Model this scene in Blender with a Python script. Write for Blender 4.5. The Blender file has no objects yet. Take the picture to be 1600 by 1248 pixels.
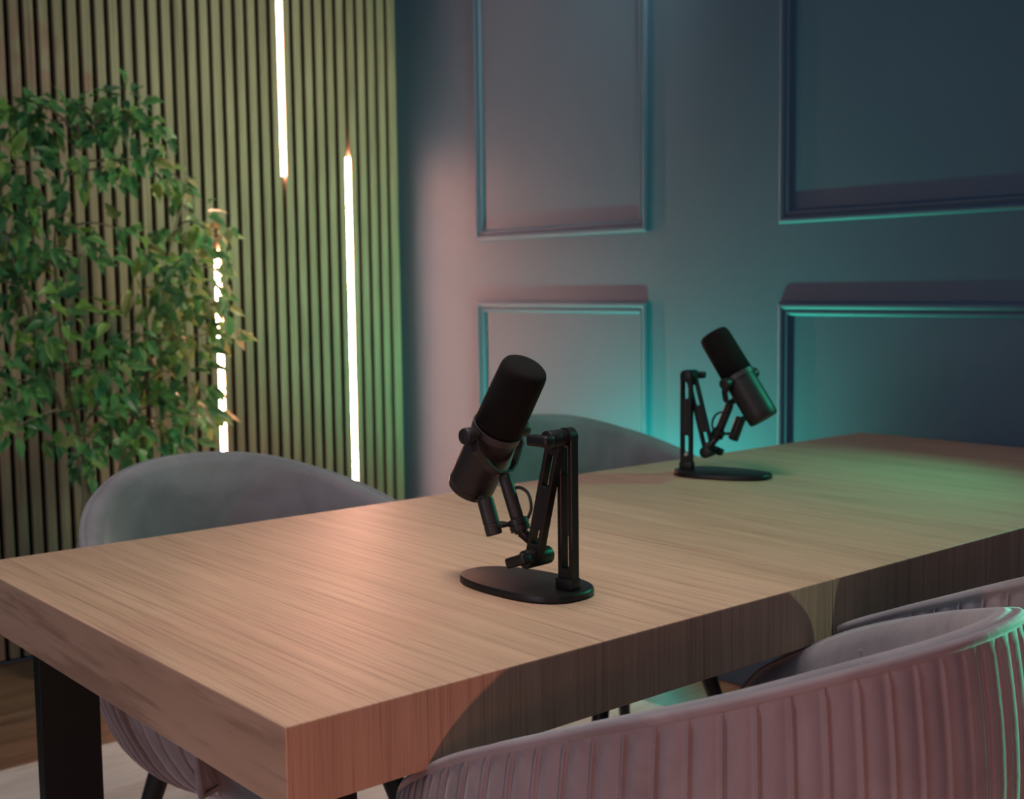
import bpy, bmesh, math, random
from mathutils import Vector, Matrix
PI = math.pi
SC = bpy.context.scene
COL = SC.collection

# ------------------------------------------------------------------ camera
TZ = 0.76                      # table top height
CAM_H = 1.13
pitch, roll, yaw = 0.09173579, -0.01290792, 0.87064627
fw = Vector((math.cos(yaw)*math.cos(pitch), math.sin(yaw)*math.cos(pitch), -math.sin(pitch)))
rt = Vector((math.sin(yaw), -math.cos(yaw), 0)); up = rt.cross(fw)
cr, sr = math.cos(roll), math.sin(roll)
rt2 = rt*cr + up*sr; up2 = -rt*sr + up*cr
cd = bpy.data.cameras.new('camera'); cam = bpy.data.objects.new('camera', cd); COL.objects.link(cam)
cam.matrix_world = Matrix(((rt2.x, up2.x, -fw.x, 0), (rt2.y, up2.y, -fw.y, 0), (rt2.z, up2.z, -fw.z, CAM_H), (0, 0, 0, 1)))
cd.sensor_fit = 'HORIZONTAL'; cd.sensor_width = 36.0; cd.lens = 1932.76/1600*36.0
cd.clip_start = 0.05
cd.dof.use_dof = True; cd.dof.focus_distance = 1.32; cd.dof.aperture_fstop = 8.0
SC.camera = cam

# ------------------------------------------------------------------ light and exposure
SC.view_settings.view_transform = 'Standard'; SC.view_settings.look = 'None'
SC.view_settings.gamma = 1.0; SC.view_settings.use_curve_mapping = False
SC.view_settings.exposure = 0.0
WORLD_RGB, WORLD_STR = (0.29, 0.62, 1.05), 0.115
LED_RGB, LED_STR = (1.0, 0.44, 0.335), 182.0
TEAL = (0.07, 1.0, 0.58)
wd = bpy.data.worlds.new('studio_world'); SC.world = wd; wd.use_nodes = True
bg = wd.node_tree.nodes['Background']; bg.inputs[0].default_value = (*WORLD_RGB, 1); bg.inputs[1].default_value = WORLD_STR

def aim(o, target):
    d = Vector(target) - o.location
    o.rotation_euler = d.to_track_quat('-Z', 'Y').to_euler()

def spot(name, loc, target, rgb, watts, angle, size, blend=0.5):
    l = bpy.data.lights.new(name, 'SPOT'); l.color = rgb; l.energy = watts
    l.spot_size = math.radians(angle); l.spot_blend = blend; l.shadow_soft_size = size
    o = bpy.data.objects.new(name, l); COL.objects.link(o); o.location = loc; aim(o, target); return o

def area(name, loc, target, rgb, watts, sx, sy):
    l = bpy.data.lights.new(name, 'AREA'); l.color = rgb; l.energy = watts; l.shape = 'RECTANGLE'; l.size = sx; l.size_y = sy
    o = bpy.data.objects.new(name, l); COL.objects.link(o); o.location = loc; aim(o, target); return o

spot('red_key_light', (-0.05, -0.35, 0.66), (0.95, 0.9, 0.66), (1.0, 0.36, 0.26), 27, 110, 0.03)
spot('red_upper_fill', (-0.05, -0.35, 1.06), (0.95, 0.9, 0.66), (1.0, 0.36, 0.27), 5, 80, 0.10)  # unseen extra spot, added to redden the top of the table's long edge
spot('teal_side_light', (2.50, 0.98, 1.38), (1.20, 1.80, 0.80), TEAL, 23, 96, 0.04, 0.7)
spot('teal_rim_light', (2.52, 0.34, 0.74), (1.10, 0.48, 0.60), TEAL, 150, 40, 0.03, 0.5)
spot('pale_low_light', (1.60, -1.05, 0.73), (1.30, 0.9, 0.72), (0.75, 1.0, 0.70), 22, 16, 0.03, 0.9)
spot('teal_floor_light', (2.48, 2.44, 0.17), (2.68, 2.54, 0.52), TEAL, 98, 150, 0.012, 0.7)
area('pink_overhead_light', (0.85, 1.10, 2.45), (0.85, 1.15, 0.76), (1.0, 0.82, 0.73), 9.5, 0.6, 0.6).data.spread = math.radians(106)
area('slat_fill_light', (2.40, 2.05, 2.66), (2.10, 3.82, 1.05), (1.0, 0.84, 0.64), 6.6, 0.3, 0.3).data.spread = math.radians(80)  # unseen fill added above to warm and brighten the slats
area('pink_fill_light', (-2.4, 0.7, 1.5), (0.6, 1.3, 0.7), (1.0, 0.84, 0.88), 22, 1.2, 1.2)

# ------------------------------------------------------------------ helpers
def mesh_obj(name, bm, mat, parent=None, smooth=False, auto=None):
    bmesh.ops.recalc_face_normals(bm, faces=bm.faces)
    me = bpy.data.meshes.new(name); bm.to_mesh(me); bm.free()
    if mat is not None: me.materials.append(mat)
    if smooth:
        for p in me.polygons: p.use_smooth = True
        if auto is not None:
            me.set_sharp_from_angle(angle=math.radians(auto))
    o = bpy.data.objects.new(name, me); COL.objects.link(o)
    if parent is not None: o.parent = parent
    return o

def thing(name, label, cat, loc=(0, 0, 0), rz=0.0, group=None):
    o = bpy.data.objects.new(name, None); COL.objects.link(o); o.empty_display_size = 0.05
    o.location = loc; o.rotation_euler = (0, 0, rz); o['label'] = label; o['category'] = cat
    if group: o['group'] = group
    return o

def tag(o, label, cat, group=None):
    o['label'] = label; o['category'] = cat
    if group: o['group'] = group
    return o

def dup(root, loc, rz, label, name=None):
    r = root.copy(); COL.objects.link(r); r.location = loc; r.rotation_euler = (0, 0, rz); r['label'] = label
    for ch in list(root.children):
        c = ch.copy(); COL.objects.link(c); c.parent = r
        for g in list(ch.children):
            d = g.copy(); COL.objects.link(d); d.parent = c
    return r

def add_box(bm, lo, hi, bev=0.0, seg=2):
    b = bmesh.new(); bmesh.ops.create_cube(b, size=1.0)
    for v in b.verts:
        v.co = Vector(((lo[i]+hi[i])/2 + v.co[i]*(hi[i]-lo[i]) for i in range(3)))
    if bev > 0:
        bmesh.ops.bevel(b, geom=list(b.edges), offset=bev, segments=seg, affect='EDGES', profile=0.6)
    merge(bm, b)

def merge(bm, b, M=None):
    mp = {}
    for v in b.verts:
        mp[v.index if False else v] = bm.verts.new(M @ v.co if M else v.co)
    for f in b.faces:
        try: bm.faces.new([mp[v] for v in f.verts])
        except ValueError: pass
    b.free()

def frame_z(d):
    d = Vector(d).normalized()
    a = Vector((0, 0, 1)) if abs(d.z) < 0.95 else Vector((1, 0, 0))
    x = a.cross(d).normalized(); y = d.cross(x)
    return x, y, d

def add_lathe(bm, p0, axis, prof, n=24, cap0=True, cap1=True, sx=1.0, sy=1.0):
    """prof: list of (distance along axis, radius)"""
    x, y, d = frame_z(axis); p0 = Vector(p0); rings = []
    for t, r in prof:
        rings.append([bm.verts.new(p0 + d*t + (x*math.cos(2*PI*k/n)*sx + y*math.sin(2*PI*k/n)*sy)*r) for k in range(n)])
    for a, b in zip(rings, rings[1:]):
        for k in range(n): bm.faces.new((a[k], a[(k+1) % n], b[(k+1) % n], b[k]))
    if cap0: bm.faces.new(rings[0][::-1])
    if cap1: bm.faces.new(rings[-1])

def add_cyl(bm, p0, p1, r0, r1=None, n=20, bev=0.0):
    r1 = r0 if r1 is None else r1
    p0, p1 = Vector(p0), Vector(p1); L = (p1-p0).length
    if bev > 0: prof = [(0, r0-bev), (bev*0.3, r0-bev*0.3), (bev, r0), (L-bev, r1), (L-bev*0.3, r1-bev*0.3), (L, r1-bev)]
    else: prof = [(0, r0), (L, r1)]
    add_lathe(bm, p0, p1-p0, prof, n)

def add_tube(bm, pts, rad, n=8, caps=True):
    pts = [Vector(p) for p in pts]; rings = []; N = len(pts)
    rads = rad if isinstance(rad, (list, tuple)) else [rad]*N
    tang = [(pts[min(i+1, N-1)]-pts[max(i-1, 0)]).normalized() for i in range(N)]
    x, y, _ = frame_z(tang[0])
    for i in range(N):
        t = tang[i]; x = (x - t*x.dot(t)).normalized(); y = t.cross(x)
        rings.append([bm.verts.new(pts[i] + (x*math.cos(2*PI*k/n)+y*math.sin(2*PI*k/n))*rads[i]) for k in range(n)])
    for a, b in zip(rings, rings[1:]):
        for k in range(n): bm.faces.new((a[k], a[(k+1) % n], b[(k+1) % n], b[k]))
    if caps: bm.faces.new(rings[0][::-1]); bm.faces.new(rings[-1])

def bez(p, n=10):
    """smooth curve through the given points"""
    p = [Vector(q) for q in p]; out = []
    for i in range(len(p)-1):
        p0, p1, p2, p3 = p[max(i-1, 0)], p[i], p[i+1], p[min(i+2, len(p)-1)]
        for k in range(n):
            t = k/n
            out.append(0.5*(2*p1+(p2-p0)*t+(2*p0-5*p1+4*p2-p3)*t*t+(3*p1-p0-3*p2+p3)*t**3))
    out.append(p[-1]); return out

# ------------------------------------------------------------------ materials
class N:
    def __init__(s, name):
        s.m = bpy.data.materials.new(name); s.m.use_nodes = True; s.t = s.m.node_tree
        s.b = s.t.nodes['Principled BSDF']; s.out = s.t.nodes['Material Output']
    def add(s, ty, **kw):
        n = s.t.nodes.new(ty)
        for k, v in kw.items(): setattr(n, k, v)
        return n
    def link(s, a, b): s.t.links.new(a, b)
    def coords(s, scale=(1, 1, 1), rand=True, kind='Object', rot=(0, 0, 0)):
        c = s.add('ShaderNodeTexCoord'); mp = s.add('ShaderNodeMapping'); mp.inputs['Scale'].default_value = scale
        mp.inputs['Rotation'].default_value = rot
        s.link(c.outputs[kind], mp.inputs[0])
        if rand:
            oi = s.add('ShaderNodeObjectInfo'); mul = s.add('ShaderNodeMath', operation='MULTIPLY'); mul.inputs[1].default_value = 37.0
            s.link(oi.outputs['Random'], mul.inputs[0]); s.link(mul.outputs[0], mp.inputs['Location'])
        return mp.outputs[0]
    def noise(s, vec, scale, detail=4, rough=0.55, dist=0.0):
        n = s.add('ShaderNodeTexNoise'); n.inputs['Scale'].default_value = scale; n.inputs['Detail'].default_value = detail
        n.inputs['Roughness'].default_value = rough; n.inputs['Distortion'].default_value = dist
        s.link(vec, n.inputs['Vector']); return n.outputs['Fac']
    def ramp(s, fac, stops):
        r = s.add('ShaderNodeValToRGB'); e = r.color_ramp.elements
        while len(e) < len(stops): e.new(0.5)
        for k, (p, c) in enumerate(stops): e[k].position = p; e[k].color = (*c, 1)
        s.link(fac, r.inputs[0]); return r.outputs[0]
    def mix(s, a, b, fac, mode='MIX'):
        m = s.add('ShaderNodeMix', data_type='RGBA', blend_type=mode)
        if isinstance(fac, (int, float)): m.inputs[0].default_value = fac
        else: s.link(fac, m.inputs[0])
        for sock, v in ((m.inputs[6], a), (m.inputs[7], b)):
            if isinstance(v, tuple): sock.default_value = (*v, 1)
            else: s.link(v, sock)
        return m.outputs[2]
    def bump(s, h, strength=0.2, dist=0.002):
        b = s.add('ShaderNodeBump'); b.inputs['Strength'].default_value = strength; b.inputs['Distance'].default_value = dist
        s.link(h, b.inputs['Height']); s.link(b.outputs[0], s.b.inputs['Normal']); return b
    def set(s, **kw):
        for k, v in kw.items():
            i = s.b.inputs[k.replace('_', ' ')]
            if hasattr(v, 'is_linked'): s.link(v, i)
            else: i.default_value = (*v, 1) if isinstance(v, tuple) and len(v) == 3 else v
        return s.m

def plain(name, rgb, rough=0.5, metal=0.0, spec=0.5, grain=0.0, gscale=200):
    n = N(name); n.set(Base_Color=rgb, Roughness=rough, Metallic=metal)
    n.b.inputs['Specular IOR Level'].default_value = spec
    v = n.coords(); f = n.noise(v, gscale if grain else 60, 3)
    if grain: n.bump(f, grain, 0.0006)
    else:
        c = n.ramp(f, [(0.3, tuple(x*0.9 for x in rgb)), (0.7, tuple(min(1, x*1.1) for x in rgb))]); n.set(Base_Color=c)
    return n.m

def wood(name, dark, mid, light, scale, rough=0.42, bump=0.25, fine=4.5, endz=None):
    """straight-grained wood; endz gives the grain scale across the height on faces that look along X"""
    n = N(name); c0 = n.add('ShaderNodeTexCoord'); src = c0.outputs['Object']
    oi = n.add('ShaderNodeObjectInfo'); mul = n.add('ShaderNodeMath', operation='MULTIPLY'); mul.inputs[1].default_value = 37.0
    n.link(oi.outputs['Random'], mul.inputs[0])
    if endz:
        ge = n.add('ShaderNodeNewGeometry'); sn = n.add('ShaderNodeSeparateXYZ'); n.link(ge.outputs['True Normal'], sn.inputs[0])
        ab = n.add('ShaderNodeMath', operation='ABSOLUTE'); n.link(sn.outputs[0], ab.inputs[0])
        gt = n.add('ShaderNodeMath', operation='GREATER_THAN'); gt.inputs[1].default_value = 0.7; n.link(ab.outputs[0], gt.inputs[0])
        ma = n.add('ShaderNodeMath', operation='MULTIPLY_ADD'); ma.inputs[1].default_value = endz-1; ma.inputs[2].default_value = 1.0; n.link(gt.outputs[0], ma.inputs[0])
        sp = n.add('ShaderNodeSeparateXYZ'); n.link(src, sp.inputs[0])
        mz = n.add('ShaderNodeMath', operation='MULTIPLY'); n.link(sp.outputs[2], mz.inputs[0]); n.link(ma.outputs[0], mz.inputs[1])
        cb = n.add('ShaderNodeCombineXYZ'); n.link(sp.outputs[0], cb.inputs[0]); n.link(sp.outputs[1], cb.inputs[1]); n.link(mz.outputs[0], cb.inputs[2])
        src = cb.outputs[0]
    def vec(sc):
        mp = n.add('ShaderNodeMapping'); mp.inputs['Scale'].default_value = sc; n.link(src, mp.inputs[0]); n.link(mul.outputs[0], mp.inputs['Location']); return mp.outputs[0]
    g1 = n.noise(vec(scale), 1.0, 5, 0.6, 0.9)
    big = max(scale)
    g2 = n.noise(vec(tuple(x*fine if x == big else x*2.6 for x in scale)), 1.0, 3, 0.7, 0.15)
    c = n.ramp(g1, [(0.28, dark), (0.5, mid), (0.72, light)])
    c2 = n.ramp(g2, [(0.36, (0.52, 0.49, 0.47)), (0.50, (1, 1, 1))])
    c = n.mix(c, c2, 0.6, 'MULTIPLY')
    g3 = n.noise(n.coords((2.2, 0.8, 3)), 1.0, 2)
    c = n.mix(c, n.ramp(g3, [(0.35, (0.84, 0.82, 0.80)), (0.65, (1.04, 1.02, 1.0))]), 0.6, 'MULTIPLY')
    n.set(Base_Color=c, Roughness=rough)
    n.bump(g2, bump, 0.0012)
    return n.m

M_TABLE = wood('oak_veneer', (0.375, 0.253, 0.172), (0.43, 0.296, 0.205), (0.485, 0.340, 0.240), (34, 1.3, 1.3), 0.45, 0.4, 8.0, 14.0)
M_FLOOR = wood('floor_oak', (0.16, 0.095, 0.055), (0.25, 0.155, 0.09), (0.33, 0.21, 0.13), (3, 30, 30), 0.45, 0.2)
M_SLAT = wood('olive_slat', (0.25, 0.19, 0.120), (0.32, 0.25, 0.16), (0.37, 0.30, 0.20), (30, 30, 1.2), 0.65, 0.15)
M_BLACK = plain('black_steel', (0.006, 0.008, 0.008), 0.5, 0.0, 0.3, grain=0.15, gscale=300)
M_LEG = plain('black_chair_leg', (0.010, 0.010, 0.010), 0.4)
M_MIC = plain('mic_matte_black', (0.015, 0.0142, 0.0145), 0.48, 0.0, 0.35, grain=0.1, gscale=600)
M_FOAM = plain('mic_foam', (0.0085, 0.008, 0.008), 0.95, 0.0, 0.12, grain=0.9, gscale=900)
M_COLLAR = plain('mic_collar_grey', (0.034, 0.033, 0.036), 0.45, 0.0, 0.4)
M_GRILL = plain('mic_grille', (0.05, 0.03, 0.018), 0.5, 0.6)
M_SCREW = plain('bright_screw', (0.5, 0.5, 0.5), 0.3, 1.0)
M_CABLE = plain('black_cable', (0.010, 0.010, 0.011), 0.5)
M_STAND = plain('stand_black', (0.0075, 0.008, 0.008), 0.42, 0.0, 0.3, grain=0.2, gscale=500)
M_FELT = plain('black_felt', (0.006, 0.007, 0.005), 0.95, 0.0, 0.1, grain=0.5, gscale=300)
M_POT = plain('pot_charcoal', (0.05, 0.048, 0.045), 0.7)
M_SOIL = plain('soil', (0.035, 0.022, 0.014), 0.95, 0.0, 0.1, grain=1.0, gscale=80)
M_CHANNEL = plain('led_channel', (0.55, 0.52, 0.48), 0.5)

def wall_mat():
    n = N('blue_wall_paint'); v = n.coords(rand=False); f = n.noise(v, 240, 3); g = n.noise(v, 1.3, 3)
    c = n.ramp(g, [(0.3, (0.040, 0.098, 0.158)), (0.7, (0.047, 0.110, 0.178))])
    n.set(Base_Color=c, Roughness=0.55); n.b.inputs['Specular IOR Level'].default_value = 0.35
    n.bump(f, 0.10, 0.0006); return n.m
M_WALL = wall_mat()

def velvet():
    n = N('mauve_velvet'); v = n.coords(); f = n.noise(v, 7, 5, 0.6, 1.2); g = n.noise(v, 500, 2)
    c = n.ramp(f, [(0.3, (0.158, 0.152, 0.166)), (0.55, (0.205, 0.199, 0.218)), (0.75, (0.24, 0.233, 0.258))])
    n.set(Base_Color=c, Roughness=0.85); n.b.inputs['Specular IOR Level'].default_value = 0.2
    n.b.inputs['Sheen Weight'].default_value = 0.55; n.b.inputs['Sheen Roughness'].default_value = 0.4
    n.b.inputs['Sheen Tint'].default_value = (0.9, 0.86, 0.88, 1)
    b = n.bump(f, 0.18, 0.012); b2 = n.add('ShaderNodeBump'); b2.inputs['Strength'].default_value = 0.12; b2.inputs['Distance'].default_value = 0.001
    n.link(g, b2.inputs['Height']); n.link(b.outputs[0], b2.inputs['Normal']); n.link(b2.outputs[0], n.b.inputs['Normal'])
    return n.m
M_VELVET = velvet()

def rug_mat():
    n = N('cream_rug'); v = n.coords((1.2, 5, 1), rand=False); f = n.noise(v, 1.6, 5, 0.6, 0.8); g = n.noise(n.coords(rand=False), 260, 3)
    c = n.ramp(f, [(0.35, (0.64, 0.65, 0.57)), (0.52, (0.74, 0.76, 0.69)), (0.68, (0.52, 0.47, 0.37))])
    n.set(Base_Color=c, Roughness=0.95); n.b.inputs['Specular IOR Level'].default_value = 0.1
    n.bump(g, 0.6, 0.004); return n.m
M_RUG = rug_mat()

def led_mat(dim=1.0):
    n = N('led_diffuser'); n.b.inputs['Base Color'].default_value = (0.9, 0.88, 0.84, 1)
    n.b.inputs['Emission Color'].default_value = (*LED_RGB, 1); n.b.inputs['Emission Strength'].default_value = LED_STR*dim
    return n.m
M_LED = led_mat(); M_LED_DIM = led_mat(0.4)

def leaf_mat(name, a, b, edge):
    n = N(name); v = n.coords(); f = n.noise(v, 40, 3)
    c = n.ramp(f, [(0.3, a), (0.7, b)])
    tc = n.add('ShaderNodeTexCoord'); sx = n.add('ShaderNodeSeparateXYZ'); n.link(tc.outputs['Generated'], sx.inputs[0])
    ab = n.add('ShaderNodeMath', operation='SUBTRACT'); n.link(sx.outputs[0], ab.inputs[0]); ab.inputs[1].default_value = 0.5
    ab2 = n.add('ShaderNodeMath', operation='ABSOLUTE'); n.link(ab.outputs[0], ab2.inputs[0])
    fac = n.ramp(ab2.outputs[0], [(0.22, (0, 0, 0)), (0.42, (1, 1, 1))])
    c = n.mix(c, edge, fac)
    n.set(Base_Color=c, Roughness=0.38)
    tr = n.add('ShaderNodeBsdfTranslucent'); n.link(c, tr.inputs[0]); ms = n.add('ShaderNodeMixShader'); ms.inputs[0].default_value = 0.25
    n.link(n.b.outputs[0], ms.inputs[1]); n.link(tr.outputs[0], ms.inputs[2]); n.link(ms.outputs[0], n.out.inputs[0])
    return n.m
M_LEAF = [leaf_mat('leaf_deep_green', (0.045, 0.16, 0.06), (0.08, 0.25, 0.09), (0.14, 0.32, 0.13)),
          leaf_mat('leaf_mid_green', (0.09, 0.29, 0.09), (0.14, 0.38, 0.11), (0.34, 0.48, 0.22)),
          leaf_mat('leaf_lime', (0.16, 0.36, 0.07), (0.25, 0.45, 0.10), (0.45, 0.50, 0.20)),
          leaf_mat('leaf_cream_edge', (0.17, 0.30, 0.08), (0.30, 0.36, 0.12), (0.62, 0.52, 0.30))]
M_BARK = plain('pale_bark', (0.22, 0.19, 0.12), 0.8)

# ------------------------------------------------------------------ room shell
XW, YW = 2.68, 3.82            # blue wall face, slat faces
CEIL = 2.75
def structure(name, bm, mat, parent=None, **kw):
    o = mesh_obj(name, bm, mat, parent, **kw)
    if parent is None: o['kind'] = 'structure'
    return o

bm = bmesh.new(); add_box(bm, (XW, -1.6, 0), (XW+0.12, YW+0.16, CEIL)); wall_right = structure('wall_right', bm, M_WALL)
bm = bmesh.new(); add_box(bm, (-1.2, YW+0.022, 0), (XW, YW+0.16, CEIL)); wall_left = structure('wall_left', bm, M_FELT)
bm = bmesh.new(); add_box(bm, (-1.2, -1.6, -0.10), (XW, YW+0.022, -0.012)); floor = structure('floor', bm, M_FELT)
# floor boards along X
rnd = random.Random(3)
board_mesh = None
y = YW+0.02
row = 0
while y > -0.35:
    x = XW - 1.25*((row*0.37) % 1.0)
    first = True
    xs = [XW, x] if XW-x > 0.05 else [XW]
    while xs[-1] > 0.0: xs.append(xs[-1]-1.25)
    for x1, x0 in zip(xs, xs[1:]):
        b = bmesh.new(); add_box(b, (x0+0.001, y-0.178, -0.012), (x1-0.001, y, rnd.uniform(-0.0006, 0.0)))
        mesh_obj('floor_board', b, M_FLOOR, floor)
    y -= 0.18; row += 1

# panel mouldings on the blue wall
PROF = [(0, 0), (0, .007), (.003, .0105), (.008, .0125), (.013, .0115), (.018, .008), (.020, .005), (.0225, .005), (.025, .009), (.030, .0085), (.034, .004), (.036, 0)]
def panel_frame(y0, y1, z0, z1):
    bm = bmesh.new(); loops = []
    for o, t in PROF:
        loops.append([bm.verts.new((XW-t, yy, zz)) for yy, zz in ((y0+o, z0+o), (y1-o, z0+o), (y1-o, z1-o), (y0+o, z1-o))])
    for a, b in zip(loops, loops[1:]):
        for k in range(4): bm.faces.new((a[k], a[(k+1) % 4], b[(k+1) % 4], b[k]))
    return structure('panel_frame', bm, M_WALL, wall_right)
for y0, y1 in ((2.547, 3.353), (1.262, 2.067)):
    panel_frame(y0, y1, 1.284, 2.45); panel_frame(y0, y1, 0.30, 1.077)
bm = bmesh.new(); add_box(bm, (XW-0.014, -1.6, 0), (XW, YW+0.02, 0.10), 0.004); bb = structure('baseboard_right', bm, M_WALL)

# slats: gap centres every PIT, the LED strips sit in three gaps
PIT, GAP, DEP = 0.04371, 0.0162, 0.020
X_GAP1 = 1.2820
LEDS = {}                      # gap index -> (z0, z1)
def gap_x(i): return X_GAP1 + PIT*i
def led_gap(x): return round((x-X_GAP1)/PIT)
LED_W, NOTCH = 0.0190, 0.0030
for x, z0, z1 in ((2.182, 1.517, 2.62), (2.445, 0.22, 1.598), (1.917, 0.22, 1.262)): LEDS[led_gap(x)] = (z0, z1)
for i in range(-13, 32):
    xa, xb = gap_x(i)+GAP/2, gap_x(i+1)-GAP/2
    if i == 31: xb = XW-0.001
    bm = bmesh.new()
    cuts = []
    for g, side in ((i, 0), (i+1, 1)):
        if g in LEDS: cuts.append((LEDS[g], side))
    zs = sorted({0.012, CEIL-0.004} | {z for (c, s) in cuts for z in c})
    for za, zb in zip(zs, zs[1:]):
        a, b = xa, xb
        for (c, s) in cuts:
            if c[0]-1e-6 <= za and zb <= c[1]+1e-6:
                if s == 0: a += NOTCH
                else: b -= NOTCH
        add_box(bm, (a, YW, za), (b, YW+DEP+0.003, zb), 0.0 if cuts else 0.0012, 1)
    structure('slat', bm, M_SLAT, wall_left)
LED_LAB = {led_gap(2.182): 'tall glowing LED strip hanging down from the top of the slatted wall',
           led_gap(2.445): 'glowing LED strip in the slatted wall nearest the blue wall',
           led_gap(1.917): 'glowing LED strip partly hidden behind the leafy plant'}
for g, (z0, z1) in LEDS.items():
    x = gap_x(g)
    t = thing('led_strip', LED_LAB[g], 'light', (x, YW+0.013, z0), group='LED strips set into the slatted wall')
    L = z1-z0
    bm = bmesh.new(); add_box(bm, (-LED_W/2, 0.003, 0), (LED_W/2, 0.009, L)); mesh_obj('channel', bm, M_CHANNEL, t)
    bm = bmesh.new(); add_box(bm, (-LED_W/2+0.0012, -0.006, 0.004), (LED_W/2-0.0012, 0.003, L-0.004), 0.0025, 2); mesh_obj('diffuser', bm, M_LED_DIM if z0 > 1.0 else M_LED, t)

# ------------------------------------------------------------------ rug
bm = bmesh.new(); add_box(bm, (0.15, 0.25, 0.0002), (2.36, 2.935, 0.012), 0.004)
tag(mesh_obj('area_rug', bm, M_RUG), 'cream rug with soft beige streaks lying under the table', 'rug')

# ------------------------------------------------------------------ table
TX0, TX1, TY0, TY1, TT = 0.506, 2.603, 0.904, 1.757, 0.0764
SEAM = 1.283
tb = thing('dining_table', 'long thick-topped oak table on black steel legs carrying both microphones', 'table', (0, 0, 0))
for a, b in ((TX0, SEAM-0.0006), (SEAM+0.0006, TX1)):
    bm = bmesh.new(); add_box(bm, (a, TY0, TZ-TT), (b, TY1, TZ), 0.0016, 2)
    mesh_obj('table_leaf', bm, M_TABLE, tb)
LZ = TZ-TT
for lx in (0.548, TX1-0.122):
    for ly in (0.985, 1.63):
        bm = bmesh.new(); add_box(bm, (lx, ly, 0.028), (lx+0.08, ly+0.022, LZ-0.006), 0.001, 1)
        add_box(bm, (lx-0.004, ly-0.004, 0.0125), (lx+0.084, ly+0.026, 0.0285), 0.001, 1)
        mesh_obj('leg', bm, M_BLACK, tb)
    bm = bmesh.new(); add_box(bm, (lx, 0.985, LZ-0.0058), (lx+0.08, 1.652, LZ-0.0002)); mesh_obj('mounting_plate', bm, M_BLACK, tb)

# ------------------------------------------------------------------ chairs (tub chairs with fluted backs)
RZ = [.832, .823, .793, .755, .704, .624]; RR = [.285, .284, .278, .281, .301, .329]; PM = 2.2
def cub(c, s):
    n = len(c); x = min(max(s, 0), 1)*(n-1); i = min(int(x), n-2); t = x-i
    p1, p2 = c[i], c[i+1]; p0 = c[i-1] if i > 0 else c[1]; p3 = c[i+2] if i+2 < n else 2*p2-p1
    return .5*(2*p1+(p2-p0)*t+(2*p0-5*p1+4*p2-p3)*t*t+(3*p1-p0-3*p2+p3)*t**3)
PE = 2.36                      # arm fronts roll down between PM and PE
ZB, RB = 0.352, 0.155
def rim(ph):
    s = min(abs(ph)/PM, 1.0); r = cub(RR, s); z = cub(RZ, s)
    if abs(ph) > PM-0.12:
        t = (abs(ph)-(PM-0.12))/(PE-PM+0.12); z -= 0.20*(1-math.sqrt(max(0, 1-t*t)))
        r -= 0.012*t*t
    return r, z
def shell_pt(ph, v, dr=0.0, inset=0.0):
    r, z = rim(ph)
    zb = ZB
    zz = z+(zb-z)*v
    w = (0.80-zz)/(0.80-zb)          # common profile in height, so ribs run down evenly
    w = min(max(w, 0), 1)
    rad = RB+(r-RB)*(1-w**5.5) + 0.016*math.sin(PI*min(1, v/0.62))*(1-0.3*v) - inset + dr
    return Vector((rad*math.sin(ph), -rad*math.cos(ph), zz))
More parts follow.
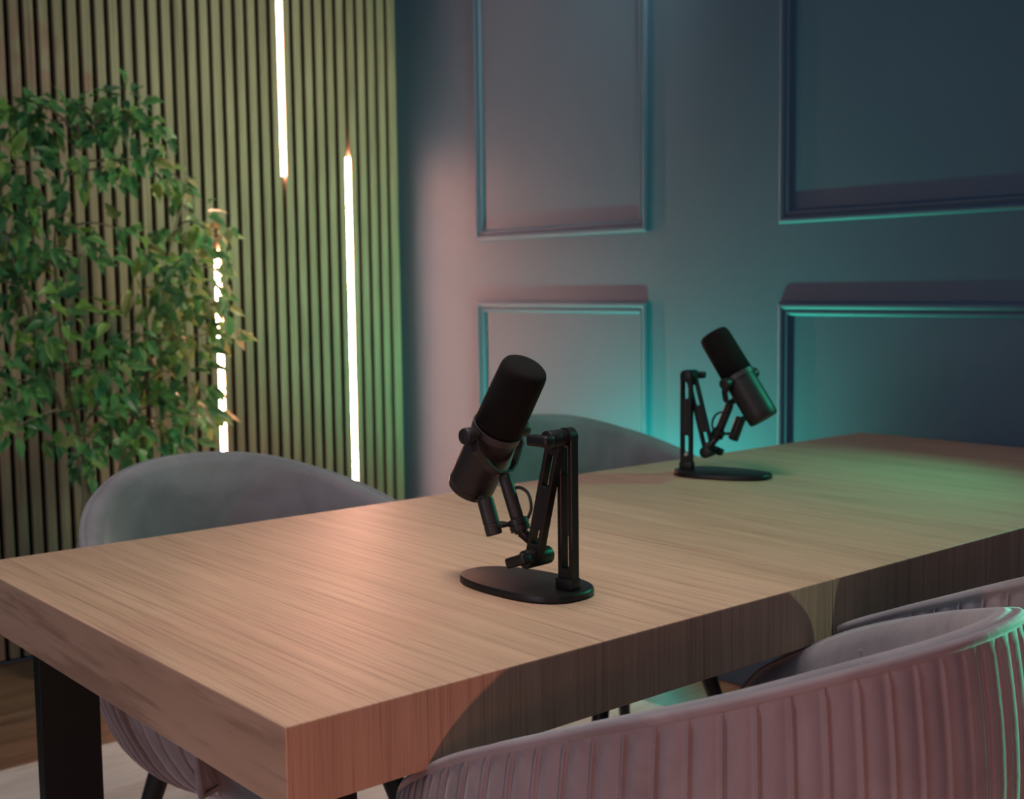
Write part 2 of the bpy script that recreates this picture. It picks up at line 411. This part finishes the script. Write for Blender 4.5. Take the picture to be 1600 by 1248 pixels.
def make_chair(label):
    t = thing('tub_chair', label, 'chair', group='mauve velvet tub chairs around the table')
    # outer fluted shell
    NR = 50; ts = (0.0, .04, .08, .13, .21, .5, .8, .91, .96)
    cols = []
    for k in range(NR):
        for q in ts:
            cols.append((-PE+2*PE*(k+q)/NR, {0.0: .85, .04: .35, .08: -.5, .13: -.15, .21: .25, .5: .70, .8: .25, .91: -.1, .96: .35}[q]))
    cols.append((PE, 1.0))
    vs = [0, .012, .03, .06, .1, .15, .2, .26, .32, .4, .48, .56, .64, .71, .77, .83, .88, .92, .96, 1.0]
    bm = bmesh.new(); grid = []
    for ph, hgt in cols:
        grid.append([bm.verts.new(shell_pt(ph, v, (hgt-0.2)*0.0052*min(1, v/0.03)*(1-0.4*v))) for v in vs])
    for a, b in zip(grid, grid[1:]):
        for k in range(len(vs)-1): bm.faces.new((a[k], a[k+1], b[k+1], b[k]))
    c = bm.verts.new((0, 0.02, ZB+0.004))
    for a, b in zip(grid, grid[1:]): bm.faces.new((a[-1], c, b[-1]))
    bm.faces.new((grid[-1][-1], c, grid[0][-1]))
    mesh_obj('fluted_shell', bm, M_VELVET, t, smooth=True)
    # inner lining, with a rolled top that meets the shell
    bm = bmesh.new(); grid = []; n = 120
    prof = [(0.0, 0.0), (0.006, 0.0045), (0.016, 0.0058), (0.026, 0.001), (0.033, -0.012)]
    for k in range(n+1):
        ph = -PE+2*PE*k/n; r, z = rim(ph); colv = []
        edge = max(0.0, (abs(ph)-PM+0.05)/(PE-PM+0.05))
        for ins, dz in prof:
            rad = r-ins; colv.append(bm.verts.new((rad*math.sin(ph), -rad*math.cos(ph), z+dz)))
        zl = 0.43
        for q in (0.15, .3, .45, .6, .75, .9, 1.0):
            z2 = z-0.012+(zl-z+0.012)*q
            rad = (r-0.036)-(r-0.036-0.215)*q**1.5+0.008*math.sin(PI*q)
            if edge > 0: rad = rad
            colv.append(bm.verts.new((rad*math.sin(ph), -rad*math.cos(ph), z2)))
        grid.append(colv)
    for a, b in zip(grid, grid[1:]):
        for k in range(len(a)-1): bm.faces.new((a[k], a[k+1], b[k+1], b[k]))
    # arm front faces
    for e, ph in ((grid[0], -PE), (grid[-1], PE)):
        outer = [bm.verts.new(shell_pt(ph, v)) for v in (0, .2, .4, .6, .8, 1.0)]
        loop = e[::-1]+outer[1:]
        try: bm.faces.new(loop)
        except ValueError: pass
    mesh_obj('inner_lining', bm, M_VELVET, t, smooth=True, auto=50)
    # seams where the back lining meets the arm pads
    for sg in (-1, 1):
        ph = sg*1.62; r, z = rim(ph); pts = []
        for q in (.04, .08, .12, .2, .35, .5, .65, .8, .95):
            z2 = z-0.006+(0.44-z+0.006)*q
            rad = (r-0.0330)-(r-0.036-0.215)*q**1.5+0.008*math.sin(PI*q)
            a_ = ph-sg*0.10*math.sin(PI*min(1, q*1.3)*0.5)
            pts.append(Vector((rad*math.sin(a_), -rad*math.cos(a_), z2)))
        bm = bmesh.new(); add_tube(bm, bez(pts, 4), 0.0028, 6); mesh_obj('seam', bm, M_VELVET, t, smooth=True)
    # piping that follows the rim and runs down the arm fronts
    bm = bmesh.new(); pts = []
    for k in range(161):
        ph = -PE+2*PE*k/160; r, z = rim(ph); r -= 0.001
        pts.append(Vector((r*math.sin(ph), -r*math.cos(ph), z+0.001)))
    lo = [shell_pt(-PE, v) for v in (.9, .7, .5, .3, .15)]; hi = [shell_pt(PE, v) for v in (.15, .3, .5, .7, .9)]
    add_tube(bm, lo+pts+hi, 0.0052, 8); mesh_obj('piping', bm, M_VELVET, t, smooth=True)
    # seat cushion
    bm = bmesh.new(); n = 56; rings = []
    prof = [(0.0, 0.0), (0.66, 0.0), (0.84, 0.014), (0.955, 0.040), (1.0, 0.078), (0.985, 0.10), (0.93, 0.115), (0.6, 0.122), (0.0, 0.124)]
    for s_, dz in prof[1:-1]:
        ring = []
        for k in range(n):
            a = 2*PI*k/n; ca, sa = math.cos(a), math.sin(a)
            e = 0.72
            x = 0.212*math.copysign(abs(ca)**e, ca); y = 0.225*math.copysign(abs(sa)**e, sa)+0.035
            if y < -0.05: x *= 1-0.25*((-0.05-y)/0.14)
            ring.append(bm.verts.new((x*s_, (y-0.035)*s_+0.035, 0.362+dz)))
        rings.append(ring)
    for a, b in zip(rings, rings[1:]):
        for k in range(n): bm.faces.new((a[k], a[(k+1) % n], b[(k+1) % n], b[k]))
    bm.faces.new(rings[0][::-1]); bm.faces.new(rings[-1])
    mesh_obj('seat_cushion', bm, M_VELVET, t, smooth=True, auto=60)
    for sx in (-1, 1):
        for sy in (-1, 1):
            bm = bmesh.new(); add_cyl(bm, (sx*0.225, sy*0.20+0.01, 0.0155), (sx*0.135, sy*0.125+0.01, ZB+0.012), 0.010, 0.019, 14)
            mesh_obj('leg', bm, M_LEG, t, smooth=True, auto=40)
    return t
ch = make_chair('mauve velvet tub chair behind the near end of the table, below the plant')
ch.location = (0.968, 1.778, 0); ch.rotation_euler = (0, 0, PI-0.03)
dup(ch, (1.808, 1.839, 0), PI-0.056, 'mauve velvet tub chair backed by the blue wall, half hidden by the front microphone')
dup(ch, (0.949, 0.805, 0), -0.010, 'mauve velvet tub chair nearest the camera, its fluted outer back turned to the viewer')
dup(ch, (1.593, 0.840, 0), 0.049, 'mauve velvet tub chair tucked in at the far front side, only its rim showing')

# ------------------------------------------------------------------ microphones on desk stands
def make_mic_pair(stand_label, mic_label, ds=0.0, twist=0.0):
    st = thing('mic_stand', stand_label, 'microphone stand', group='black folding desk stands')
    T = 0.010
    # local axes: x = reach direction, y = sideways (knob side), z up; origin under the post on the table top
    bm = bmesh.new(); n = 48
    def outline(k, s):
        a = 2*PI*k/n; ca, sa = math.cos(a), math.sin(a); e = 0.80
        x = 0.073+0.096*math.copysign(abs(ca)**e, ca)*s; wid = 0.059-0.012*(math.copysign(abs(ca)**e, ca)+1)/2
        return x, wid*math.copysign(abs(sa)**e, sa)*s+0.002
    rings = []
    for s_, z in ((0.97, 0.0004), (1.0, 0.002), (1.0, T-0.0025), (0.985, T-0.0005), (0.965, T)):
        rings.append([bm.verts.new((*outline(k, s_), z)) for k in range(n)])
    for a, b in zip(rings, rings[1:]):
        for k in range(n): bm.faces.new((a[k], a[(k+1) % n], b[(k+1) % n], b[k]))
    bm.faces.new(rings[0][::-1]); bm.faces.new(rings[-1])
    mesh_obj('base', bm, M_STAND, st, smooth=True, auto=35)
    def slotted(bm, p0, p1, w, th, yc, slots, r=0.0):
        """flat bar in the x-z plane from p0 to p1 with open slots at the given length ranges"""
        p0, p1 = Vector((p0[0], yc, p0[1])), Vector((p1[0], yc, p1[1])); d = (p1-p0).normalized(); L = (p1-p0).length
        sdir = Vector((d.z, 0, -d.x)); yv = Vector((0, 1, 0))
        hole = w*0.24
        M = Matrix(((sdir.x, yv.x, d.x, p0.x), (sdir.y, yv.y, d.y, p0.y), (sdir.z, yv.z, d.z, p0.z), (0, 0, 0, 1)))
        def part(lo, hi):
            b = bmesh.new(); add_box(b, lo, hi, 0.0007, 1); merge(bm, b, M)
        part((-w/2, -th/2, 0), (-hole, th/2, L)); part((hole, -th/2, 0), (w/2, th/2, L))
        z = 0
        for a, b_ in slots+[(L, L)]:
            if a > z: part((-hole-0.0004, -th/2+0.0004, z), (hole+0.0004, th/2-0.0004, a))
            z = b_
        b = bmesh.new(); add_cyl(b, (0, -th/2, L), (0, th/2, L), w/2, n=20); merge(bm, b, M)
        b = bmesh.new(); add_cyl(b, (0, -th/2, 0), (0, th/2, 0), w/2*(1.0 if r else 0.6), n=20); merge(bm, b, M)
    bm = bmesh.new(); slotted(bm, (0.0, T+0.004), (0.0, 0.192), 0.023, 0.013, 0.0, [(0.022, 0.062), (0.133, 0.168)])
    add_box(bm, (-0.013, -0.008, T), (0.013, 0.010, T+0.014), 0.002)
    post = mesh_obj('post', bm, M_STAND, st, smooth=True, auto=30)
    bm = bmesh.new(); add_cyl(bm, (0.001, -0.0068, 0.039), (0.001, -0.0085, 0.039), 0.003, n=10)
    mesh_obj('screw', bm, M_SCREW, post)
    YA = 0.0165
    bm = bmesh.new(); slotted(bm, (0.003, 0.190), (0.040, 0.046), 0.021, 0.012, YA, [(0.018, 0.058), (0.112, 0.132)], r=1)
    mesh_obj('arm', bm, M_STAND, st, smooth=True, auto=30)
    # pivots and their bar-shaped knobs
    for nm, (px, pz), ang in (('top', (0.002, 0.191), 0.0), ('bottom', (0.040, 0.045), 0.35)):
        bm = bmesh.new(); add_cyl(bm, (px, -0.008, pz), (px, 0.034, pz), 0.0112, n=20, bev=0.0015)
        kb = mesh_obj('pivot', bm, M_STAND, st, smooth=True, auto=40)
        b = bmesh.new(); add_box(b, (-0.0165, 0, -0.0065), (0.0165, 0.016, 0.0065), 0.004, 3)
        bm = bmesh.new(); merge(bm, b, Matrix.Translation((px+0.003, 0.033, pz)) @ Matrix.Rotation(ang, 4, 'Y'))
        mesh_obj('knob', bm, M_STAND, kb, smooth=True, auto=40)
    # link and swivel that carry the microphone
    YM = 0.0165
    bm = bmesh.new()
    add_tube(bm, [(0.040, -0.0005, 0.047), (0.050+ds*.4, 0.0, 0.056), (0.059+ds*.8, 0.006, 0.064), (0.066+ds, 0.012, 0.072)], [0.0085, 0.0075, 0.0065, 0.0065], 12)
    mesh_obj('tilt_link', bm, M_STAND, st, smooth=True, auto=50)
    bm = bmesh.new(); q0, q1 = Vector((0.064+ds, YM-0.003, 0.071)), Vector((0.094+ds, YM-0.003, 0.143)); dd = (q1-q0).normalized()
    add_lathe(bm, q0, dd, [(0, .0075), (.003, .0085), (.003, .0120), (.009, .0126), (.009, .0112), (.0105, .0112), (.0105, .0128), (.017, .0128), (.0185, .0105)], 24)
    mesh_obj('thread_collar', bm, M_STAND, st, smooth=True, auto=30)

    # the microphone itself: rests on the stand, so a thing of its own
    mc = thing('microphone', mic_label, 'microphone', group='black broadcast microphones')
    bm = bmesh.new()
    add_lathe(bm, q0+dd*0.0186, dd, [(0, .0078), (.002, .0084), (.047, .0084), (.054, .0074), (.056, .006)], 20)
    mesh_obj('stem', bm, M_MIC, mc, smooth=True, auto=40)
    ax = Vector((-0.54, 0.0, 0.842)).normalized(); D = Vector((ds, 0, 0))
    ctr = Vector((0.110+ds*1.1, 0.005, 0.1975))
    R0 = 0.0298
    A = lambda t: ctr+ax*t
    bm = bmesh.new()                                                # lower metal body
    add_lathe(bm, A(-0.1005), ax, [(0.0, .0262), (.001, .0282), (.004, .0294), (.010, .0300), (.0105, .0294), (.012, .0294), (.0125, .0300), (.079, .0300), (.097, .0296)], 40, cap0=False)
    body = mesh_obj('body', bm, M_MIC, mc, smooth=True, auto=30)
    bm = bmesh.new(); add_lathe(bm, A(-0.0995), ax, [(0.0, .0265), (.004, .0262)], 40); mesh_obj('end_grille', bm, M_GRILL, body)
    bm = bmesh.new()                                                # foam windscreen with a rounded top
    add_lathe(bm, A(-0.001), ax, [(0, .0285), (.0015, .0308), (.040, .0304), (.078, .0298), (.085, .0290), (.0895, .0270), (.0920, .0235), (.0932, .016), (.0936, .006)], 40)
    mesh_obj('windscreen', bm, M_FOAM, mc, smooth=True, auto=70)
    bm = bmesh.new(); add_lathe(bm, A(-0.011), ax, [(0, .0300), (0, .0322), (.0095, .0322), (.0095, .0300)], 40, False, False)
    mesh_obj('collar', bm, M_COLLAR, mc, smooth=True, auto=30)
    # yoke: pivot axis crosses the body sideways
    yv = Matrix.Rotation(twist, 3, ax) @ Vector((0, 1, 0)); low = Vector((0.0935, YM-0.003, 0.142))+D; piv = A(-0.010)
    sidev = ax.cross(yv).normalized()
    if sidev.x > 0: sidev = -sidev
    def strap(bm, pts, wdir, w, th):
        pts = [Vector(p) for p in pts]; prev = None; N_ = len(pts)
        for i in range(N_):
            t_ = (pts[min(i+1, N_-1)]-pts[max(i-1, 0)]).normalized(); nn = t_.cross(wdir).normalized()
            ring = [bm.verts.new(pts[i]+wdir*(a*w/2)+nn*(b*th/2)) for a, b in ((-1, -1), (1, -1), (1, 1), (-1, 1))]
            if prev:
                for k in range(4): bm.faces.new((prev[k], prev[(k+1) % 4], ring[(k+1) % 4], ring[k]))
            else: bm.faces.new(ring[::-1])
            prev = ring
        bm.faces.new(prev)
    S = 0.0375
    mid = piv+(low-piv)*0.38
    bm = bmesh.new()
    wdir = (low-piv).cross(yv).normalized()
    P = [piv+yv*S, mid+yv*(S+0.001), low+yv*0.020+(piv-low)*0.14, low+yv*0.010, low-yv*0.010, low-yv*0.020+(piv-low)*0.14, mid-yv*(S+0.001), piv-yv*S]
    strap(bm, P, wdir, 0.0125, 0.0028)
    for s_ in (-1, 1): add_cyl(bm, piv+yv*(S-0.0016)*s_, piv+yv*(S+0.0016)*s_, 0.0085, n=18)
    yoke = mesh_obj('yoke', bm, M_MIC, mc, smooth=True, auto=30)
    for s_ in (-1, 1):
        bm = bmesh.new(); add_cyl(bm, piv+yv*s_*0.029, piv+yv*s_*0.0365, 0.0062, n=16); add_cyl(bm, piv+yv*s_*0.039, piv+yv*s_*0.054, 0.0105, n=22, bev=0.002)
        mesh_obj('yoke_knob', bm, M_MIC, yoke, smooth=True, auto=40)
    # cable connector beside the stem and the short cable into the body
    bm = bmesh.new(); x0, x1 = Vector((0.0915, YM+0.016, 0.068))+D, Vector((0.1075, YM+0.016, 0.111))+D; xd = (x1-x0).normalized()
    Lx = (x1-x0).length
    add_lathe(bm, x0, xd, [(0, .0085), (.0006, .0098), (.003, .0102), (.012, .0102), (.0124, .0098), (.0138, .0098), (.0142, .0102), (Lx-.003, .0102), (Lx-.0006, .0096), (Lx, .0085)], 24)
    conn = mesh_obj('connector', bm, M_MIC, mc, smooth=True, auto=30)
    bm = bmesh.new(); add_box(bm, (0.078+ds, YM-0.003, 0.078), (0.098+ds, YM+0.017, 0.082), 0.001); mesh_obj('bracket', bm, M_MIC, conn)
    bm = bmesh.new(); pts = bez([A(-0.093)+Vector((-0.016, 0.010, -0.0155)), Vector((0.1265, YM+0.008, 0.1055))+D, Vector((0.1195, YM+0.015, 0.1075))+D, Vector((0.1135, YM+0.0165, 0.113))+D, x1-xd*0.001], 6)
    add_tube(bm, pts, 0.0021, 8); mesh_obj('cable', bm, M_CABLE, mc, smooth=True)
    bm = bmesh.new(); pts = bez([Vector((0.086, YM-0.010, 0.122))+D, Vector((0.078, YM-0.016, 0.1235))+D, Vector((0.068, YM-0.020, 0.116))+D, Vector((0.062, YM-0.018, 0.098))+D, Vector((0.068, YM-0.012, 0.080))+D], 6)
    add_tube(bm, pts, 0.0021, 8); mesh_obj('cable', bm, M_CABLE, mc, smooth=True)
    return st, mc
st, mc = make_mic_pair('black slotted folding desk stand holding the front microphone', 'black broadcast microphone standing nearest the camera, tilted to the right')
P1, A1 = (0.980, 1.063, TZ), math.atan2(0.996, -0.09)
P2, A2 = (1.800, 1.610, TZ), math.atan2(-0.944, 0.33)
for o in (st, mc): o.location = P1; o.rotation_euler = (0, 0, A1)
st2, mc2 = make_mic_pair('black slotted folding desk stand holding the rear microphone near the blue wall', 'black broadcast microphone at the far side of the table, against the blue wall', -0.009, -0.28)
for o in (st2, mc2): o.location = P2; o.rotation_euler = (0, 0, A2)

# ------------------------------------------------------------------ floor spotlight that washes the blue wall
fl = thing('floor_spotlight', 'small black spotlight on the floor at the foot of the blue wall', 'lamp', (2.52, 2.43, 0))
bm = bmesh.new(); add_cyl(bm, (0, 0, 0.0002), (0, 0, 0.02), 0.045, n=24, bev=0.004); add_cyl(bm, (0, 0, 0.02), (0, 0, 0.06), 0.008, n=12); mesh_obj('base', bm, M_BLACK, fl, smooth=True, auto=40)
bm = bmesh.new(); hd = Vector((0.28, 0.06, 0.6)).normalized(); add_lathe(bm, Vector((-0.058, 0, 0.055)), hd, [(0, .018), (.01, .026), (.07, .034), (.07, .031), (.052, .028)], 24, True, True); mesh_obj('lamp_head', bm, M_BLACK, fl, smooth=True, auto=40)

# ------------------------------------------------------------------ plant
CL = [(1.185,3.465,1.607,.078,24),(1.289,3.466,1.598,.08,24),(1.366,3.384,1.612,.071,20),(1.43,3.32,1.627,.062,16),(1.464,3.255,1.562,.052,12),(1.464,3.347,1.493,.063,12),(1.157,3.354,1.46,.085,18),(1.238,3.253,1.456,.075,14),(1.342,3.254,1.461,.06,8),(1.638,3.52,1.469,.054,9),(1.641,3.423,1.435,.034,5),(1.102,3.306,1.338,.066,18),(1.185,3.362,1.293,.077,14),(1.33,3.513,1.338,.073,8),(1.141,3.491,1.228,.061,12),(1.221,3.476,1.193,.071,12),(1.299,3.35,1.225,.07,8),(1.422,3.378,1.298,.054,6),(1.148,3.429,1.089,.087,20),(1.187,3.257,1.055,.076,17),(1.181,3.396,.95,.078,17),(1.084,3.316,.89,.067,13),(1.3,3.486,.904,.082,14),(1.059,3.258,.778,.058,9),(1.201,3.43,.753,.053,9),(1.708,3.484,1.337,.058,12),(1.688,3.304,1.282,.041,7),(1.658,3.491,1.288,.067,11),(1.562,3.484,1.249,.066,9),(1.566,3.245,1.188,.072,16),(1.768,3.438,1.192,.035,5),(1.619,3.24,1.098,.06,12),(1.568,3.381,1.099,.083,16),(1.474,3.362,1.137,.073,11),(1.684,3.297,1.004,.034,5),(1.599,3.331,.969,.074,15),(1.543,3.466,.986,.094,18),(1.389,3.329,1.013,.08,14),(1.329,3.282,.912,.079,17),(1.505,3.436,.877,.084,18),(1.591,3.366,.856,.075,15),(1.728,3.464,.745,.047,7),(1.6,3.306,.785,.055,10),(1.493,3.33,.773,.082,16),(1.435,3.464,.767,.074,14),(1.328,3.382,.8,.063,10),(1.493,3.382,.694,.065,10),(1.557,3.306,.695,.037,5),(1.252,3.244,.711,.043,7),(1.326,3.501,.61,.026,5),(1.368,3.264,.716,.053,7),(1.033,3.477,1.48,.085,12),(.961,3.343,1.142,.098,12),(1.013,3.506,.919,.086,10)]
PX, PY = 1.40, 3.56
pl = thing('potted_tree', 'tall leafy green potted tree in front of the slatted wall', 'plant', (PX, PY, 0))
O = Vector((PX, PY, 0))
bm = bmesh.new(); add_lathe(bm, (0, 0, 0.0005), (0, 0, 1), [(0, .085), (.01, .095), (.20, .125), (.215, .128), (.225, .126), (.225, .116), (.19, .113)], 32); mesh_obj('pot', bm, M_POT, pl, smooth=True, auto=40)
bm = bmesh.new(); add_lathe(bm, (0, 0, 0.19), (0, 0, 1), [(0, .113), (.012, .10), (.018, .03)], 24); mesh_obj('soil', bm, M_SOIL, pl, smooth=True)
rnd = random.Random(11)
trunks = [[(0.0, 0, .19), (-0.02, -0.02, .45), (-0.07, -0.05, .70), (-0.12, -0.08, 1.0), (-0.14, -0.12, 1.3), (-0.08, -0.16, 1.56)],
          [(0.03, 0, .19), (0.03, -0.03, .45), (0.06, -0.06, .68), (0.13, -0.12, .95), (0.18, -0.12, 1.2), (0.25, -0.10, 1.40)],
          [(-0.03, 0.01, .19), (-0.06, -0.02, .42), (-0.07, -0.05, .60), (-0.16, -0.12, .85), (-0.24, -0.15, 1.1), (-0.30, -0.12, 1.40)]]
tp = []
for tr in trunks:
    c = bez(tr, 8); tp += c[8:]
    bm = bmesh.new(); add_tube(bm, c, [0.011-0.008*i/(len(c)-1) for i in range(len(c))], 8); mesh_obj('trunk', bm, M_BARK, pl, smooth=True)
def leaf_bm(kind):
    """pointed, lobed leaf lying along +Y with its stalk, folded on the midrib and drooping at the tip"""
    if kind == 0: half = [(0.0, 0.0), (.20, .06), (.34, .28), (.22, .40), (.30, .62), (.13, .74), (0.0, 1.0)]
    elif kind == 1: half = [(0.0, 0.0), (.16, .10), (.26, .32), (.25, .52), (.14, .78), (0.0, 1.0)]
    else: half = [(0.0, 0.0), (.30, .02), (.42, .22), (.24, .36), (.22, .60), (.10, .80), (0.0, 1.02)]
    b = bmesh.new(); f = lambda x, y: Vector((x, y, 0.35*abs(x)-0.28*y*y))
    mid = [b.verts.new(f(0, y)) for y in (0, .3, .55, .8, 1.0)]
    for s in (-1, 1):
        vs = [b.verts.new(f(s*x, y)) for x, y in half[1:-1]]
        path = [mid[0]]+vs+[mid[-1]]
        mids = mid
        # fan between outline and midrib
        ring = path+mids[-2:0:-1]
        b.faces.new(ring if s > 0 else ring[::-1])
    bmesh.ops.triangulate(b, faces=b.faces)
    st_ = 0.018
    v = [b.verts.new(p) for p in ((-st_, 0, 0), (st_, 0, 0), (st_*.6, -.35, .04), (-st_*.6, -.35, .04))]; b.faces.new(v)
    return b
leaf_me = []
for kind in range(3):
    for mi in range(4):
        b = leaf_bm(kind); me = bpy.data.meshes.new('leaf'); b.to_mesh(me); b.free(); me.materials.append(M_LEAF[mi]); leaf_me.append(me)
specs = []
for cx, cy, cz, cr_, n in CL:
    c = Vector((cx, cy, cz))-O
    base = min(tp, key=lambda p: (p-c).length+0.6*max(0, p.z-c.z))
    midp = (base+c)/2+Vector((rnd.uniform(-.03, .03), rnd.uniform(-.03, .03), rnd.uniform(0.0, .05)))
    tip = c+Vector((rnd.uniform(-.02, .02), 0, -0.3*cr_))
    path = bez([base, midp, c, tip], 5)
    bm = bmesh.new(); add_tube(bm, path, [0.0035-0.0025*i/(len(path)-1) for i in range(len(path))], 5); mesh_obj('branch', bm, M_BARK, pl, smooth=True)
    for k in range(int(n*1.75)):
        th = rnd.uniform(0, 2*PI); rr = cr_*1.05*math.sqrt(rnd.random())
        p = c+Vector((0.76*rr*math.cos(th), -0.65*rr*math.cos(th)*0.5+rnd.uniform(-.05, .05), rr*math.sin(th)))
        p.y = min(p.y, YW-PY-0.05)
        size = rnd.uniform(0.036, 0.071)
        right = c.x > 0.13
        w = (0.30, 0.34, 0.20, 0.16) if right else (0.40, 0.38, 0.15, 0.07)
        mi = rnd.choices(range(4), w)[0]; kind = rnd.randrange(3)
        d = (p-c); d = Vector((d.x+rnd.uniform(-.05, .05), d.y-0.03+rnd.uniform(-.06, .03), d.z-0.05+rnd.uniform(-.04, .05)))
        if d.length < 1e-4: d = Vector((0, -1, 0))
        d.normalize()
        nrm = Vector((rnd.uniform(-.6, .4), rnd.uniform(-1, -.1), rnd.uniform(.1, 1.0))); nrm = (nrm-d*nrm.dot(d)).normalized()
        xv = d.cross(nrm)
        M = Matrix(((xv.x, d.x, nrm.x, p.x), (xv.y, d.y, nrm.y, p.y), (xv.z, d.z, nrm.z, p.z), (0, 0, 0, 1))) @ Matrix.Diagonal((size*rnd.uniform(.62, 1.0), size, size, 1))
        specs.append((size, kind*4+mi, M))
specs.sort(key=lambda s: -s[0])
for size, i, M in specs[:300]:
    o = bpy.data.objects.new('leaf', leaf_me[i]); COL.objects.link(o); o.parent = pl; o.matrix_local = M
# the smaller leaves, joined, in two tones
bm = bmesh.new()
for size, i, M in specs[300:]:
    me = leaf_me[i]; vs = [bm.verts.new(M @ v.co) for v in me.vertices]
    for p in me.polygons:
        f = bm.faces.new([vs[k] for k in p.vertices]); f.material_index = i % 4
me = bpy.data.meshes.new('small_leaves'); bm.to_mesh(me); bm.free()
for m in M_LEAF: me.materials.append(m)
o = bpy.data.objects.new('small_leaves', me); COL.objects.link(o); o.parent = pl; o['kind'] = 'stuff'
